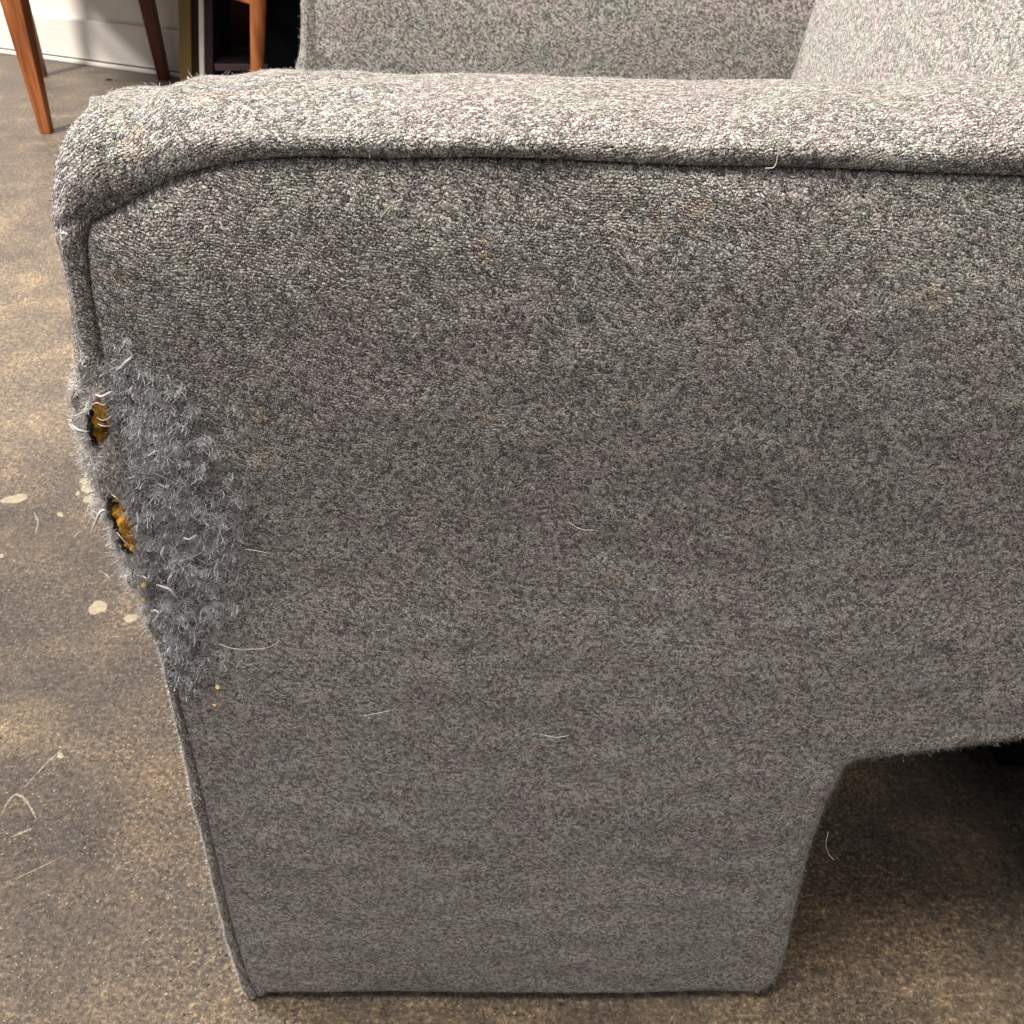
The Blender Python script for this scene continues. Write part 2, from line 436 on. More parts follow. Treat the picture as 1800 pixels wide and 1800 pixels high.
bm_ = so.modifiers.new("bevel", 'BEVEL'); bm_.width = .012; bm_.segments = 3

# ------------------------------------------------------------------ brass frame, white post, cabinets
M_BRASS = plain("aged_brass", (.17, .115, .035), .45, .5, 0.35, nscale=8, namt=.15)
M_DKWOOD = plain("dark_rosewood", (.016, .0055, .005), .6, .08, nscale=5, namt=.25, stretch=(1, 1, .2))
M_BLACK = plain("black_cloth", (.0015, .0015, .0017), .9, .02)
def px_box(name, x0, x1, Y, depth, z1, mat, parent, z0=0.0, bevel=.002, ox=0, oy=0):
    zr = .35
    def X(px):
        r = ray(px, 60); t = Y / r[1]; return r[0] * t
    lean = .17; zz = on_plane(400, 130, Y)[1]
    Rm = np.array([[1, 0, lean], [0, 1, 0], [0, 0, 1]])
    return box(name, (X(x0) - ox, X(x1) - ox, Y - oy, Y + depth - oy, z0, z1), mat, parent, bevel, (Rm, np.array([-lean * zz, 0, 0])))
Ym = 2.95
Xm = on_plane(303, 60, Ym)[0]
mir = empty("leaning_mirror", (float(Xm), Ym, 0)); tag(mir, "leaning brass framed piece standing at the end of the white wall", "mirror")
px_box("frame", 303, 324.5, Ym, .05, 1.7, M_BRASS, mir, ox=Xm, oy=Ym)
px_box("backing", 325, 337.5, Ym + .012, .06, 1.68, plain("dark_backing", (.035, .016, .008), .7, .2), mir, ox=Xm, oy=Ym)
post = px_box("wall_post", 338, 347, Ym - .03, .1, 2.4, M_WALL, None)
tag(post, "narrow white painted post beside the dark cabinet", "post")
Yc = 2.95
X0c = on_plane(347.5, 60, Yc)[0]; X1c = on_plane(470, 60, Yc)[0]
cab = empty("cabinet", (float(X0c), Yc, 0)); tag(cab, "dark brown wooden cabinet open at the front behind the teak chair", "cabinet")
Wc = X1c - X0c
zz = on_plane(400, 130, Yc)[1]
SH = (np.array([[1, 0, .17], [0, 1, 0], [0, 0, 1]]), np.array([-.17 * zz, 0, 0]))
box("side_panel", (0, .028, -.02, .40, 0, 1.1), plain("dark_plum_wood", (.030, .017, .026), .5, .3), cab, .002, SH)
box("side_panel", (Wc + .16, Wc + .19, -.02, .40, 0, 1.1), M_DKWOOD, cab, .002)
box("back_panel", (.02, Wc + .159, .20, .22, .06, 1.1), M_DKWOOD, cab, .001)
M_SHELF = plain("shelf_wood", (.075, .05, .055), .35, .5)
zs = on_plane(390, 110, Yc)[1]
box("shelf", (.034, Wc + .159, -.015, .199, zs - .018, zs), M_SHELF, cab, .002)
box("top_panel", (-.01, Wc + .20, -.03, .41, 1.101, 1.13), M_DKWOOD, cab, .003)
Yk = 2.0
X0k = on_plane(462, 60, 2.72)[0]
blk = empty("cupboard", (float(X0k), 2.72, 0)); tag(blk, "black boxy cupboard just left of the far sofa arm", "cupboard")
box("body", (0, .75, 0, .10, .03, .95), M_BLACK, blk, .004)
box("plinth", (.01, .74, .01, .09, 0, .029), M_BLACK, blk, .002)

# ------------------------------------------------------------------ THE ARMCHAIR
Y0, T = 0.405, 0.098
PAIRS = [  # seam px, crown px
 (1800,309, 1800,148),(1600,302, 1600,146),(1400,294, 1400,143),(1180,290, 1180,139),(1000,281, 1000,135),(850,276, 850,131),(700,278, 700,128),
 (560,275, 560,125),(450,280, 440,124),(380,291, 350,130),(320,308, 290,141),(260,335, 228,160),(210,362, 165,180),
 (170,384, 128,215),(152,402, 103,275),(149,440, 96,350),(155,500, 108,450),(165,560, 124,545),(176,620, 134,620),
 (190,690, 130,700),(212,780, 152,800),(235,880, 180,890),(250,960, 206,955),(264,1030, 232,1020),(286,1120, 262,1100),
 (306,1210, 288,1190),(326,1290, 310,1280),(345,1370, 328,1360),(372,1490, 356,1480),(403,1620, 386,1610),(430,1710, 414,1705),(450,1752, 436,1750)]
ROWS = []
for i, (a, b, c, d) in enumerate(PAIRS):
    wt = float(np.clip((i - 8) / 6.0, 0, 1)); wt = wt * wt * (3 - 2 * wt)      # 0 top, 1 front
    R_ = .036 * (1 - wt) + .013 * wt
    s_ = on_plane(a, b, Y0 + .001); c_ = on_plane(c, d, Y0 + R_)
    ROWS.append([s_[0], s_[1], c_[0], c_[1], R_, .0022 * (1 - wt) + .0012 * wt])
ROWS = np.array(ROWS)
ROWS[:, 1] = np.maximum(ROWS[:, 1], .003); ROWS[:, 3] = np.maximum(ROWS[:, 3], .003)
def profile(n_near=34, n_back=14):
    # columns: a (0 seam .. 1 crown), y as c0 + c1*R + c2*f + c3*T
    K = [(-.05, .0075, 0, 0, 0), (-.03, .004, 0, 0, 0), (.01, .0010, 0, 0, 0), (.05, 0, 0, -.4, 0), (.15, 0, 0, -.9, 0), (.32, 0, 0, -1.1, 0), (.50, 0, .02, -.8, 0), (.66, 0, .12, 0, 0),
         (.80, 0, .28, 0, 0), (.91, 0, .50, 0, 0), (.975, 0, .75, 0, 0), (1.0, 0, 1.0, 0, 0), (.996, 0, 0, 0, .45)]
    K += [(.93, 0, 0, 0, .62), (.80, 0, 0, 0, .80), (.62, 0, 0, 0, .92), (.50, 0, 0, 0, .985), (.25, 0, 0, 0, 1.0), (.05, -.001, 0, 0, 1.0), (-.05, -.0075, 0, 0, 1.0)]
    return catmull(np.array(K), 4)
PR = profile()
for it in range(40):                 # settle the crown so that the padded edge really reaches the outline seen in the photograph
    q = catmull(ROWS, 5); A_ = PR[:, 0][None]
    P3 = np.stack([q[:, [0]] + (q[:, [2]] - q[:, [0]]) * A_, Y0 + PR[:, 1][None] + PR[:, 2][None] * q[:, [4]] + PR[:, 3][None] * q[:, [5]] + PR[:, 4][None] * T, q[:, [1]] + (q[:, [3]] - q[:, [1]]) * A_], -1).reshape(-1, 3)
    PX = to_px(P3)
    for i, (a, b, c, d) in enumerate(PAIRS):
        i0, i1 = max(0, i - 1), min(len(PAIRS) - 1, i + 1)
        tg = np.array([PAIRS[i1][2] - PAIRS[i0][2], PAIRS[i1][3] - PAIRS[i0][3]], float); tg /= np.linalg.norm(tg)
        n_ = np.array([tg[1], -tg[0]]); n_ = n_ if n_ @ [c - a, d - b] > 0 else -n_
        oi = np.array([c - a, d - b], float); oi /= np.linalg.norm(oi)
        rel = PX - [c, d]; near_ = (np.abs(rel @ tg) < 9) & (np.abs(rel @ n_) < 200)
        if not near_.any(): continue
        ex = (rel[near_] @ n_).max(); dist_ = .42 if b < 600 else .6
        row = ROWS[i]; o_ = row[2:4] - row[0:2]; ln_ = np.linalg.norm(o_); o_ /= ln_
        row[2:4] = row[0:2] + o_ * max(.004, ln_ - .25 * ex * dist_ / F / max(.5, oi @ n_))
    if it < 36:
        h_ = np.linalg.norm(ROWS[:, 2:4] - ROWS[:, :2], axis=1); hs_ = h_.copy(); hs_[1:-1] = .75 * h_[1:-1] + .125 * (h_[:-2] + h_[2:]); hs_[0] = hs_[1]; hs_[-1] = hs_[-2]
        ROWS[:, 2:4] = ROWS[:, :2] + (ROWS[:, 2:4] - ROWS[:, :2]) * (hs_ / h_)[:, None]
print("crown heights mm", np.round(np.linalg.norm(ROWS[:, 2:4] - ROWS[:, :2], axis=1) * 1000, 1))
ROWS[:, 3] = np.maximum(ROWS[:, 3], .003)
r0 = ROWS[0]
ext = [[.60, r0[1] - .012, .60, r0[3] - .012, r0[4], r0[5]], [.45, r0[1] - .006, .45, r0[3] - .006, r0[4], r0[5]], [.33, r0[1] - .002, .33, r0[3] - .002, r0[4], r0[5]]]
ROWS = np.vstack([ext, ROWS])
CUR = catmull(ROWS, 14)
CUR, CS = resample(CUR, .0016, 2)

# lower outline (no seam there): bottom-left -> leg -> underside -> rear leg
low_px = [(470,1756),(600,1756),(900,1754),(1150,1750),(1310,1747),(1345,1741),(1368,1722),(1382,1690),(1402,1600),(1428,1500),(1455,1425),(1482,1370),(1497,1345),(1520,1338),(1580,1331),(1660,1321),(1730,1311),(1800,1300)]
LOW = np.array([on_plane(a, b, Y0 + .004) for a, b in low_px]); LOW[:, 1] = np.maximum(LOW[:, 1], .003)
lastz = LOW[-1, 1]
LOW = np.vstack([LOW, [[.345, lastz + .008], [.40, lastz + .010], [.44, lastz + .004], [.455, lastz - .02], [.47, .12], [.48, .003], [.60, .003], [.60, .3], [.60, r0[1] - .03]]])
LOWC = catmull(LOW, 8)
LOWC, _ = resample(LOWC, .003, 2)
POLY = np.vstack([CUR[:, :2], LOWC])
SEAM_N = len(CUR)

def seg_dist(P, A, B):
    """distance of P(n,2) to the polyline segments A->B; returns dist, nearest pt, seg index"""
    best = np.full(len(P), 1e9); near = np.zeros((len(P), 2)); bi = np.zeros(len(P), int)
    AB = B - A; L2 = (AB ** 2).sum(1) + 1e-12
    for i in range(0, len(P), 4000):
        p = P[i:i + 4000, None, :]
        t = np.clip(((p - A) * AB).sum(2) / L2, 0, 1)
        q = A + t[..., None] * AB
        d = ((p - q) ** 2).sum(2); k = d.argmin(1); r = np.arange(len(k))
        best[i:i + 4000] = d[r, k]; near[i:i + 4000] = q[r, k]; bi[i:i + 4000] = k
    return np.sqrt(best), near, bi
def inside(P, poly):
    x, y = P[:, 0], P[:, 1]; c = np.zeros(len(P), bool)
    A, B = poly, np.roll(poly, -1, 0)
    for (ax, ay), (bx, by) in zip(A, B):
        if ay == by: continue
        m = ((ay > y) != (by > y)) & (x < (bx - ax) * (y - ay) / (by - ay) + ax)
        c ^= m
    return c

POLYC = POLY[::3]           # coarser for distances
def torn_weight(px):        # 0..1 strength of the scratched area, measured on the panel in picture coordinates of the front plane
    x, y = px[:, 0], px[:, 1]
    mid = np.interp(y, [560, 700, 850, 1000, 1100, 1250], [195, 230, 270, 290, 298, 315])
    hw = np.interp(y, [560, 640, 760, 900, 1040, 1140, 1280], [25, 70, 120, 140, 115, 80, 40])
    return np.exp(-np.abs((x - mid) / (hw * .84)) ** 2.0) * sstep(565, 700, y) * (1 - sstep(1060, 1290, y))
wA, wB, wC = Waves(.16, 3, 9, 3), Waves(.035, 3, 12, 4), Waves(.010, 3, 14, 5)

def V0z(z): return sstep(.40, .60, z)
def front_panel(step, mirror=False, yoff=0.0, rse=.0045, sink=.0055):
    xs = np.arange(POLY[:, 0].min() - step, POLY[:, 0].max() + 2 * step, step)
    zs_ = np.arange(POLY[:, 1].min() - step, POLY[:, 1].max() + 2 * step, step)
    GX, GZ = np.meshgrid(xs, zs_); P = np.stack([GX.ravel(), GZ.ravel()], 1)
    ins = inside(P, POLY)
    A, B = POLY, np.roll(POLY, -1, 0)
    dist = np.full(len(P), 1.0); near = P.copy(); bi = np.zeros(len(P), int)
    # only points near the outline need exact distance
    dc, _, _ = seg_dist(P[::1], POLYC, np.roll(POLYC, -1, 0)) if len(P) < 400000 else (None, None, None)
    m = dc < .03
    d_, n_, b_ = seg_dist(P[m], A, B)
    dist[:] = dc; dist[m] = d_; near[m] = n_; bi[m] = b_
    nx, nz = len(xs), len(zs_)
    I = np.arange(nx * nz).reshape(nz, nx)
    Q = np.stack([I[:-1, :-1], I[:-1, 1:], I[1:, 1:], I[1:, :-1]], -1).reshape(-1, 4)
    keep = ins[Q].sum(1) >= 2
    Q = Q[keep]
    used = np.unique(Q)
    out = ~ins
    P2 = P.copy(); P2[out] = near[out]; dist[out] = 0
    # inside vertices very close to the outline on kept border cells: leave
    isseam = bi < SEAM_N
    ds = dist
    r_se, r_lo = rse, .013
    rr = np.where(isseam, r_se, r_lo)
    t = np.clip(1 - ds / rr, 0, 1)
    y = Y0 + np.where(isseam, sink, r_lo) * (1 - np.sqrt(np.clip(1 - t ** 2, 0, 1)))
    puff = -.0095 * (1 - np.exp(-ds / .030)) * np.clip(V0z(P2[:, 1]), 0, 1) - .002 * (1 - np.exp(-ds / .05))
    V = np.stack([P2[:, 0], y + puff + .0, P2[:, 1]], 1)
    V[:, 1] += (.0011 * wA(V) + .00035 * wB(V)) * np.clip(ds / .01, 0, 1)
    px = to_px(V)
    tw = torn_weight(px)
    V[:, 1] -= tw * (.0010 + .0011 * wB(V * 1.3) + .0009 * wC(V)) * np.clip(ds / .004, 0, 1)
    remap = -np.ones(len(P), int); remap[used] = np.arange(len(used))
    V = V[used]; Q = remap[Q]; tw = tw[used]
    uv = np.stack([V[:, 0], V[:, 2]], 1)
    tint = np.ones((len(V), 4)); 
    c = np.array([.26, .30, .36]) ; tint[:, :3] = 1 * (1 - tw[:, None]) + c * tw[:, None]; pq = to_px(V); tint[:, 3] = (1 - .45 * sstep(420, 950, pq[:, 1] + .22 * (pq[:, 0] - 600))) * (1 - .6 * tw)
    if mirror:
        V[:, 1] = 2 * (Y0 + T / 2) - V[:, 1] ; Q = Q[:, ::-1]
    V[:, 1] += yoff
    return V, Q, uv, tint, ds[used]

def band(yoff=0.0, stride=1, detail=True):
    C = CUR[::stride]; n, m = len(C), len(PR)
    a = PR[:, 0][None, :]
    X = C[:, [0]] + (C[:, [2]] - C[:, [0]]) * a
    Z = C[:, [1]] + (C[:, [3]] - C[:, [1]]) * a
    Yv = Y0 + PR[:, 1][None, :] + PR[:, 2][None, :] * C[:, [4]] + PR[:, 3][None, :] * C[:, [5]] + PR[:, 4][None, :] * T
    V = np.stack([X, Yv, Z], -1)
    # per vertex normals from the grid
    du = np.gradient(V, axis=0); dv = np.gradient(V, axis=1)
    N = np.cross(du, dv); N /= np.linalg.norm(N, axis=2)[..., None] + 1e-12
    cen = np.array([.1, Y0 + T / 2, .35]);
    out = np.stack([C[:, 2] - C[:, 0], np.zeros(n), C[:, 3] - C[:, 1]], 1)
    if (N[n // 2, m // 2] * out[n // 2]).sum() < 0: N = -N; flip = True
    else: flip = False
    Vf = V.reshape(-1, 3); Nf = N.reshape(-1, 3)
    aa = np.broadcast_to(a, (n, m)).ravel()
    amp = np.clip((aa - .02) / .3, 0, 1)
    disp = (.0008 * wA(Vf * 1.5) + .0006 * wB(Vf)) * amp
    px = to_px(Vf)
    tint = np.ones((len(Vf), 4))
    if detail:
        def crease(pts, wpx, depth, side=0):
            pts = np.array(pts, float); d, _, _ = seg_dist(px, pts[:-1], pts[1:])
            return depth * np.exp(-(d / wpx) ** 2)
        near = (Vf[:, 1] < Y0 + .06)
        cr = crease([(183, 262), (184, 290), (190, 325), (197, 360)], 5, .0026) + crease([(112, 398), (135, 386), (172, 372)], 9, .0019) \
            + crease([(835, 238), (837, 262), (833, 282)], 3.0, .0012) + crease([(185, 188), (220, 192), (285, 188)], 3.0, .0009) \
            + crease([(1170, 262), (1178, 300)], 6, .0010)
        disp -= cr * near * np.clip(aa / .05, 0, 1)
        disp += crease([(157, 168), (166, 176)], 9, .0040) * (Vf[:, 1] < Y0 + .08)
        disp += crease([(193, 272), (196, 300), (205, 340)], 7, .0012) * near
        # torn region: lumps
        y = px[:, 1]
        tw = sstep(600, 690, y) * (1 - sstep(1060, 1150, y)) * (px[:, 0] < 420)
        disp += tw * (.0026 * wB(Vf * 1.4) + .0022 * wC(Vf)) * amp
        tint[:, :3] = 1 - tw[:, None] * np.array([.10, .10, .06]); tint[:, 3] = 1 - .7 * tw
    Vf = Vf + Nf * disp[:, None]
    px = to_px(Vf)
    I = np.arange(n * m).reshape(n, m)
    Q = np.stack([I[:-1, :-1], I[:-1, 1:], I[1:, 1:], I[1:, :-1]], -1).reshape(-1, 4)
    if not flip: pass
    A, B_, C2, D = (Vf[Q[:, i]] for i in range(4))
    fn = np.cross(C2 - A, D - B_)
    if (fn * Nf[Q[:, 0]]).sum() < 0: Q = Q[:, ::-1]
    tv = np.concatenate([np.zeros((n, 1)), np.cumsum(np.linalg.norm(np.diff(V, axis=1), axis=2), axis=1)], 1)
    s = CS[::stride]
    uv = np.stack([np.broadcast_to(s[:, None], (n, m)).ravel(), tv.ravel()], 1)
    Vout = Vf.copy(); Vout[:, 1] += yoff
    return Vout, Q, uv, tint, px, Nf, aa, (n, m)

def ell(px, cx, cy, rx, ry, rot):
    c, s = math.cos(rot), math.sin(rot); x, y = px[:, 0] - cx, px[:, 1] - cy
    return ((x * c + y * s) / rx) ** 2 + ((-x * s + y * c) / ry) ** 2
HOLES = [(176, 738, 17, 43, math.radians(6)), (213, 918, 17, 52, math.radians(-19))]
def hole_val(px):
    n = .22 * np.sin(px[:, 0] * .35 + 1.3 * np.sin(px[:, 1] * .11)) + .16 * np.sin(px[:, 1] * .27 + 2)
    return np.minimum.reduce([ell(px, *h) for h in HOLES]) + n

def wrap_strip(yoff=0.0, step=1):
    """fabric running round under the arm, the leg's inner side, and the back"""
    P = np.vstack([CUR[-1:, :2], LOWC[::step], CUR[:1, :2]]); n = len(P)
    ys = np.array([Y0 + .0128, Y0 + T * .25, Y0 + T * .5, Y0 + T * .75, Y0 + T - .0128]); m = len(ys)
    V = np.stack([np.repeat(P[:, [0]], m, 1), np.repeat(ys[None], n, 0) + yoff, np.repeat(P[:, [1]], m, 1)], -1).reshape(-1, 3)
    I = np.arange(n * m).reshape(n, m)
    Q = np.stack([I[:-1, :-1], I[1:, :-1], I[1:, 1:], I[:-1, 1:]], -1).reshape(-1, 4)
    s = np.r_[0, np.cumsum(np.linalg.norm(np.diff(P, axis=0), axis=1))]
    uv = np.stack([np.repeat(s[:, None], m, 1).ravel(), V[:, 1]], 1)
    return V, Q, uv

def grey_tints(n, lo=.10, hi=.62, blue=0.0, warm=0.0):
    v = np.where(rng.random(n) < .5, rng.uniform(0, .30, n), rng.uniform(.5, 1, n)) * (hi - lo) + lo
    c = np.stack([v * (1 + warm), v, v * (1.02 + blue - warm * .8)], 1)
    h = rng.integers(0, 6, n)
    c[h == 0] *= [.93, 1.02, .92]; c[h == 1] *= [1.06, .97, 1.02]; c[h == 2] *= [1.07, 1.0, .9]
    return np.c_[c, np.ones(n)]

def join(parts):
    """parts: list of (V, Q, uv or None, tint, mat index)"""
    Vs, Qs, us, ts, ms, o = [], [], [], [], [], 0
    for V, Q, uv, ti, mi in parts:
        Vs.append(V); Qs.append(Q + o); us.append(uv if uv is not None else np.zeros((len(V), 2))); ts.append(ti if ti is not None else np.ones((len(V), 4)))
        ms.append(np.full(len(Q), mi)); o += len(V)
    return np.vstack(Vs), [np.vstack(Qs)], np.vstack(us), np.vstack(ts), np.concatenate(ms)

chair_o = (0.0, Y0, 0.0)
arm = empty("armchair", chair_o)
tag(arm, "grey heather wool armchair with a clawed and torn front arm edge on the concrete floor", "armchair")
OFF = np.array(chair_o)
def cm(name, V, Q, mats, uv=None, tint=None, midx=None, parent=arm):
    return make_mesh(name, np.asarray(V) - OFF, Q, mats, parent, uv=uv, tint=tint, midx=midx)

# ---- near side panel with its felted nap
V, Q, uv, tint, ds = front_panel(.0014)
px = to_px(V)
qc = V[Q].mean(1); qpx = to_px(qc)
invis = (qpx[:, 0] > 1850) | (qpx[:, 1] > 1850)
wgt = np.where(invis, 0, 1.0)
felt_f = sstep(350, 900, qpx[:, 1] + .25 * qpx[:, 0])
twq = torn_weight(qpx)
wn_ = wgt * (.35 + .65 * felt_f)
NF = 95000
P, N = sample(V, Q, NF, wn_)
ang = rng.normal(0, .75, NF) + np.pi * rng.integers(0, 2, NF) + .12 * np.pi
ln = rng.gamma(3, .00042, NF) + .0006
fV, fQ, fT = fibres(P, N, ln, rng.uniform(.00012, .00027, NF), 1.7, .0004, 3, ang, .08, grey_tints(NF, .02, .92))
# ---- edge fuzz on the leg and underside silhouettes
V2, Q2, uv2 = wrap_strip()
parts = [(V, Q, uv, tint, 0), (fV, fQ, None, fT, 1)]
q2c = to_px(V2[Q2].mean(1)); w2 = ((q2c[:, 0] > 1300) & (q2c[:, 0] < 1900) & (V2[Q2].mean(1)[:, 1] < Y0 + .05)).astype(float)
edge = (ds < .012) & (px[:, 0] > 1320) & (px[:, 0] < 1850) & (px[:, 1] > 1250)
ei = np.where(edge)[0]; k = rng.choice(ei, 4500)
Nn = np.tile(np.array([[.45, -.6, -.45]]), (4500, 1)); Nn /= np.linalg.norm(Nn, axis=1)[:, None]
eV, eQ, eT = fibres(V[k], Nn, rng.gamma(3, .0006, 4500) + .0006, .00010, 1.8, .0004, 4, None, .6, grey_tints(4500, .2, .6))
parts.append((eV, eQ, None, eT, 1))
Vj, Fj, uj, tj, mj = join(parts)
panel = cm("side_panel", Vj, Fj, [M_FAB, M_FIB], uj, tj, mj)

# ---- underside and leg inner face
cm("underside_cover", V2, [Q2], M_FAB, uv2, np.ones((len(V2), 4)))
# ---- inner face of the near arm
Vi, Qi, uvi, ti_, _ = front_panel(.006, mirror=True)
cm("inner_panel", Vi, [Qi], M_FAB, uvi, np.ones((len(Vi), 4)))

# ---- boxing band round the top and front of the arm, with two torn holes
bV, bQ, buv, bt, bpx, bN, baa, (bn, bm) = band()
near_side = bV[:, 1] < Y0 + .05
CROWN = np.array([(d, c) for (a, b, c, d) in PAIRS if c < 450 and d > 300])
hv = hole_val(bpx); isn = (bpx[:, 0] < 420) & near_side
rim = np.exp(-((hv - 1.15) / .25) ** 2) * isn * (hv > .8)
bV = bV + bN * (rim * .0012)[:, None]
qh = hv[bQ].min(1); qn = (isn & (bV[:, 1] < Y0 + .0125))[bQ].all(1)
keep = ~((qh < 1.0) & qn)
bQk = bQ[keep]
qc = bV[bQk].mean(1); qp = to_px(qc)
vis = (qp[:, 0] < 1850) & (qp[:, 0] > 60) & (qc[:, 1] < Y0 + .085) & (qp[:, 1] < 1850)
NB = 52000
P, N = sample(bV, bQk, NB, vis * np.where((qp[:, 0] < 480) & (qp[:, 1] > 1050), 3.0, 1.0))
yy = to_px(P)[:, 1]; torn = sstep(600, 700, yy) * (1 - sstep(1080, 1200, yy))
ln = rng.gamma(3, .00045, NB) + .0006 + torn * rng.gamma(2, .0009, NB)
low = sstep(1050, 1200, yy); st = np.where(rng.random(NB) < .14 + .25 * low, .6, .06) + torn * .20
tt = grey_tints(NB, .30, .74, warm=.02); tt[:, :3] = np.clip(tt[:, :3] * (1 + .10 * torn + .5 * low)[:, None], 0, .95)  # band fibres paler than the panel's: light on top and rim painted in
fV, fQ, fT = fibres(P, N, ln, rng.uniform(.00009, .00020, NB), 2.2, .0005, 3, None, st, tt)
Vj, Fj, uj, tj, mj = join([(bV, bQk, buv, bt, 0), (fV, fQ, None, fT, 1)])
bandobj = cm("boxing_band", Vj, Fj, [M_FAB, M_FIB], uj, tj, mj)

tag(panel, "outer side of the near arm, frayed along its left edge"); tag(bandobj, "padded band round the near arm with two torn holes")
# ---- seam thread lying in the groove
def tube(pts, r, nseg=6):
    pts = np.asarray(pts); d = np.gradient(pts, axis=0); d /= np.linalg.norm(d, axis=1)[:, None] + 1e-12
    a = np.cross(d, [0.02, 1, 0.01]); a /= np.linalg.norm(a, axis=1)[:, None]; b = np.cross(d, a)
    r = np.broadcast_to(r, (len(pts),))[:, None]
    V = np.stack([pts + r * (math.cos(t) * a + math.sin(t) * b) for t in np.arange(nseg) * 2 * math.pi / nseg], 1)
    n = len(pts); I = np.arange(n * nseg).reshape(n, nseg)
    Q = np.stack([I[:-1], I[1:], np.roll(I[1:], -1, 1), np.roll(I[:-1], -1, 1)], -1).reshape(-1, 4)
    return V.reshape(-1, 3), Q
sp = np.stack([CUR[::2, 0], np.full(len(CUR[::2]), Y0 + .0062), CUR[::2, 1]], 1)
tV, tQ = tube(sp, .0016)
cm("seam_thread", tV, [tQ], M_THREAD)

# ---- foam showing in the tears
def foam_mat():
    g = NT("aged_foam"); pos = g.n("ShaderNodeTexCoord").outputs["Object"]
    n1 = g.noise(pos, 160, 5, .7)
    c = g.ramp(n1.outputs["Fac"], [(.30, (.38, .13, .015)), (.43, (.72, .32, .035)), (.55, (.86, .50, .09)), (.68, (.92, .74, .36))])
    g.l(c, g.b.inputs["Base Color"]); g.b.inputs["Roughness"].default_value = 1
    g.b.inputs["Specular IOR Level"].default_value = .05
    g.l(g.bump(g.noise(pos, 420, 4, .7).outputs["Fac"], .0010), g.b.inputs["Normal"])
    return g.m
M_FOAM = foam_mat()
FW = Waves(.014, 3, 16, 21); FW2 = Waves(.007, 3, 16, 22)
def foam_patch(h, deep):
    m = (ell(bpx, h[0], h[1], h[2] + 12, h[3] + 14, h[4]) < 1) & near_side
    qs = bQ[m[bQ].all(1)]; u = np.unique(qs); mp = -np.ones(len(bV), int); mp[u] = np.arange(len(u))
    v = bV[u]; nn = bN[u]; p = bpx[u]
    de = .0036 + .0010 * np.abs(FW(v)) + .0005 * FW2(v)
    de = de + deep(p)
    v = v - nn * de[:, None]
    q_ = mp[qs]; pv_ = to_px(v); cut = deep(p) > .012; okv = pv_[:, 0] > np.interp(pv_[:, 1], CROWN[:, 0], CROWN[:, 1]) + 10
    return v, q_[(okv & ~cut)[q_].all(1)]
def deep1(p): return .022 * np.exp(-(((p[:, 0] - 172) / 15) ** 2 + ((p[:, 1] - 768) / 15) ** 2) ** 2)
def deep2(p): return .022 * np.exp(-(((p[:, 0] - 201) / 15) ** 2 + ((p[:, 1] - 888) / 20) ** 2) ** 2)
f1, q1 = foam_patch(HOLES[0], deep1); f2, q2 = foam_patch(HOLES[1], deep2)
ftex = bpy.data.textures.new("foam_cells", 'CLOUDS'); ftex.noise_scale = .0016; ftex.noise_depth = 3
for f_, q_ in ((f1, q1), (f2, q2)):
    fo = cm("foam_padding", f_, [q_], M_FOAM)
    m_ = fo.modifiers.new("cells", 'SUBSURF'); m_.levels = 2; m_.render_levels = 2
    m_ = fo.modifiers.new("crumble", 'DISPLACE'); m_.texture = ftex; m_.strength = .0030; m_.mid_level = .55

# ---- clawed fluff: curly tufts of pulled wool on the panel and around the tears
tw_all = torn_weight(qpx) * (1 - invis)
TU = 900
Pc, Nc = sample(V, Q, TU, tw_all ** 1.2 + 1e-9)
idx = rng.integers(0, TU, 15000); sizes = rng.gamma(2, .35, TU)
P = Pc[idx] + rng.normal(0, 1, (15000, 3)) * (.0008 + .0008 * sizes[idx])[:, None] * [1, .25, 1]; N = Nc[idx]
tuft_t = np.clip(rng.normal(.60, .32, TU), .03, 1.0)[idx]
tt = grey_tints(15000, .22, .62, blue=.07); tt[:, :3] = tt[:, :3] * .35 + tuft_t[:, None] * np.array([.93, .97, 1.03]) * .65
fV1, fQ1, fT1 = fibres(P, N, rng.gamma(3, .0010, 15000) + .0012, rng.uniform(.00014, .00030, 15000), 4.4, .0022, 5, None, .30, tt)
# loose background layer
nb = 9000
P, N = sample(V, Q, nb, tw_all + 1e-9)
fV2, fQ2, fT2 = fibres(P, N, rng.gamma(3, .0007, nb) + .0008, rng.uniform(.00008, .00018, nb), 3.6, .0008, 4, None, .18, grey_tints(nb, .02, .55, blue=.12))
# fluff round the tears on the band
qpb = to_px(bV[bQk].mean(1)); hvq = hole_val(qpb)
wr = (np.exp(-((hvq - 1.5) / 1.2) ** 2) * .8 + .35 * sstep(620, 700, qpb[:, 1]) * (1 - sstep(1040, 1120, qpb[:, 1]))) * (bV[bQk].mean(1)[:, 1] < Y0 + .03) * (qpb[:, 0] < 420)
nc = 15000
P, N = sample(bV, bQk, nc, wr + 1e-12)
fV3, fQ3, fT3 = fibres(P, N, rng.gamma(3, .0011, nc) + .0010, rng.uniform(.00008, .00018, nc), 4.2, .0010, 5, None, .5, grey_tints(nc, .25, .85, warm=.02))
Vj, Fj, uj, tj, mj = join([(fV1, fQ1, None, fT1, 0), (fV2, fQ2, None, fT2, 0), (fV3, fQ3, None, fT3, 0)])
fl = cm("torn_fluff", Vj, Fj, [M_FIB], None, tj, None); tag(fl, "pulled curly grey wool around the tears", kind="stuff")

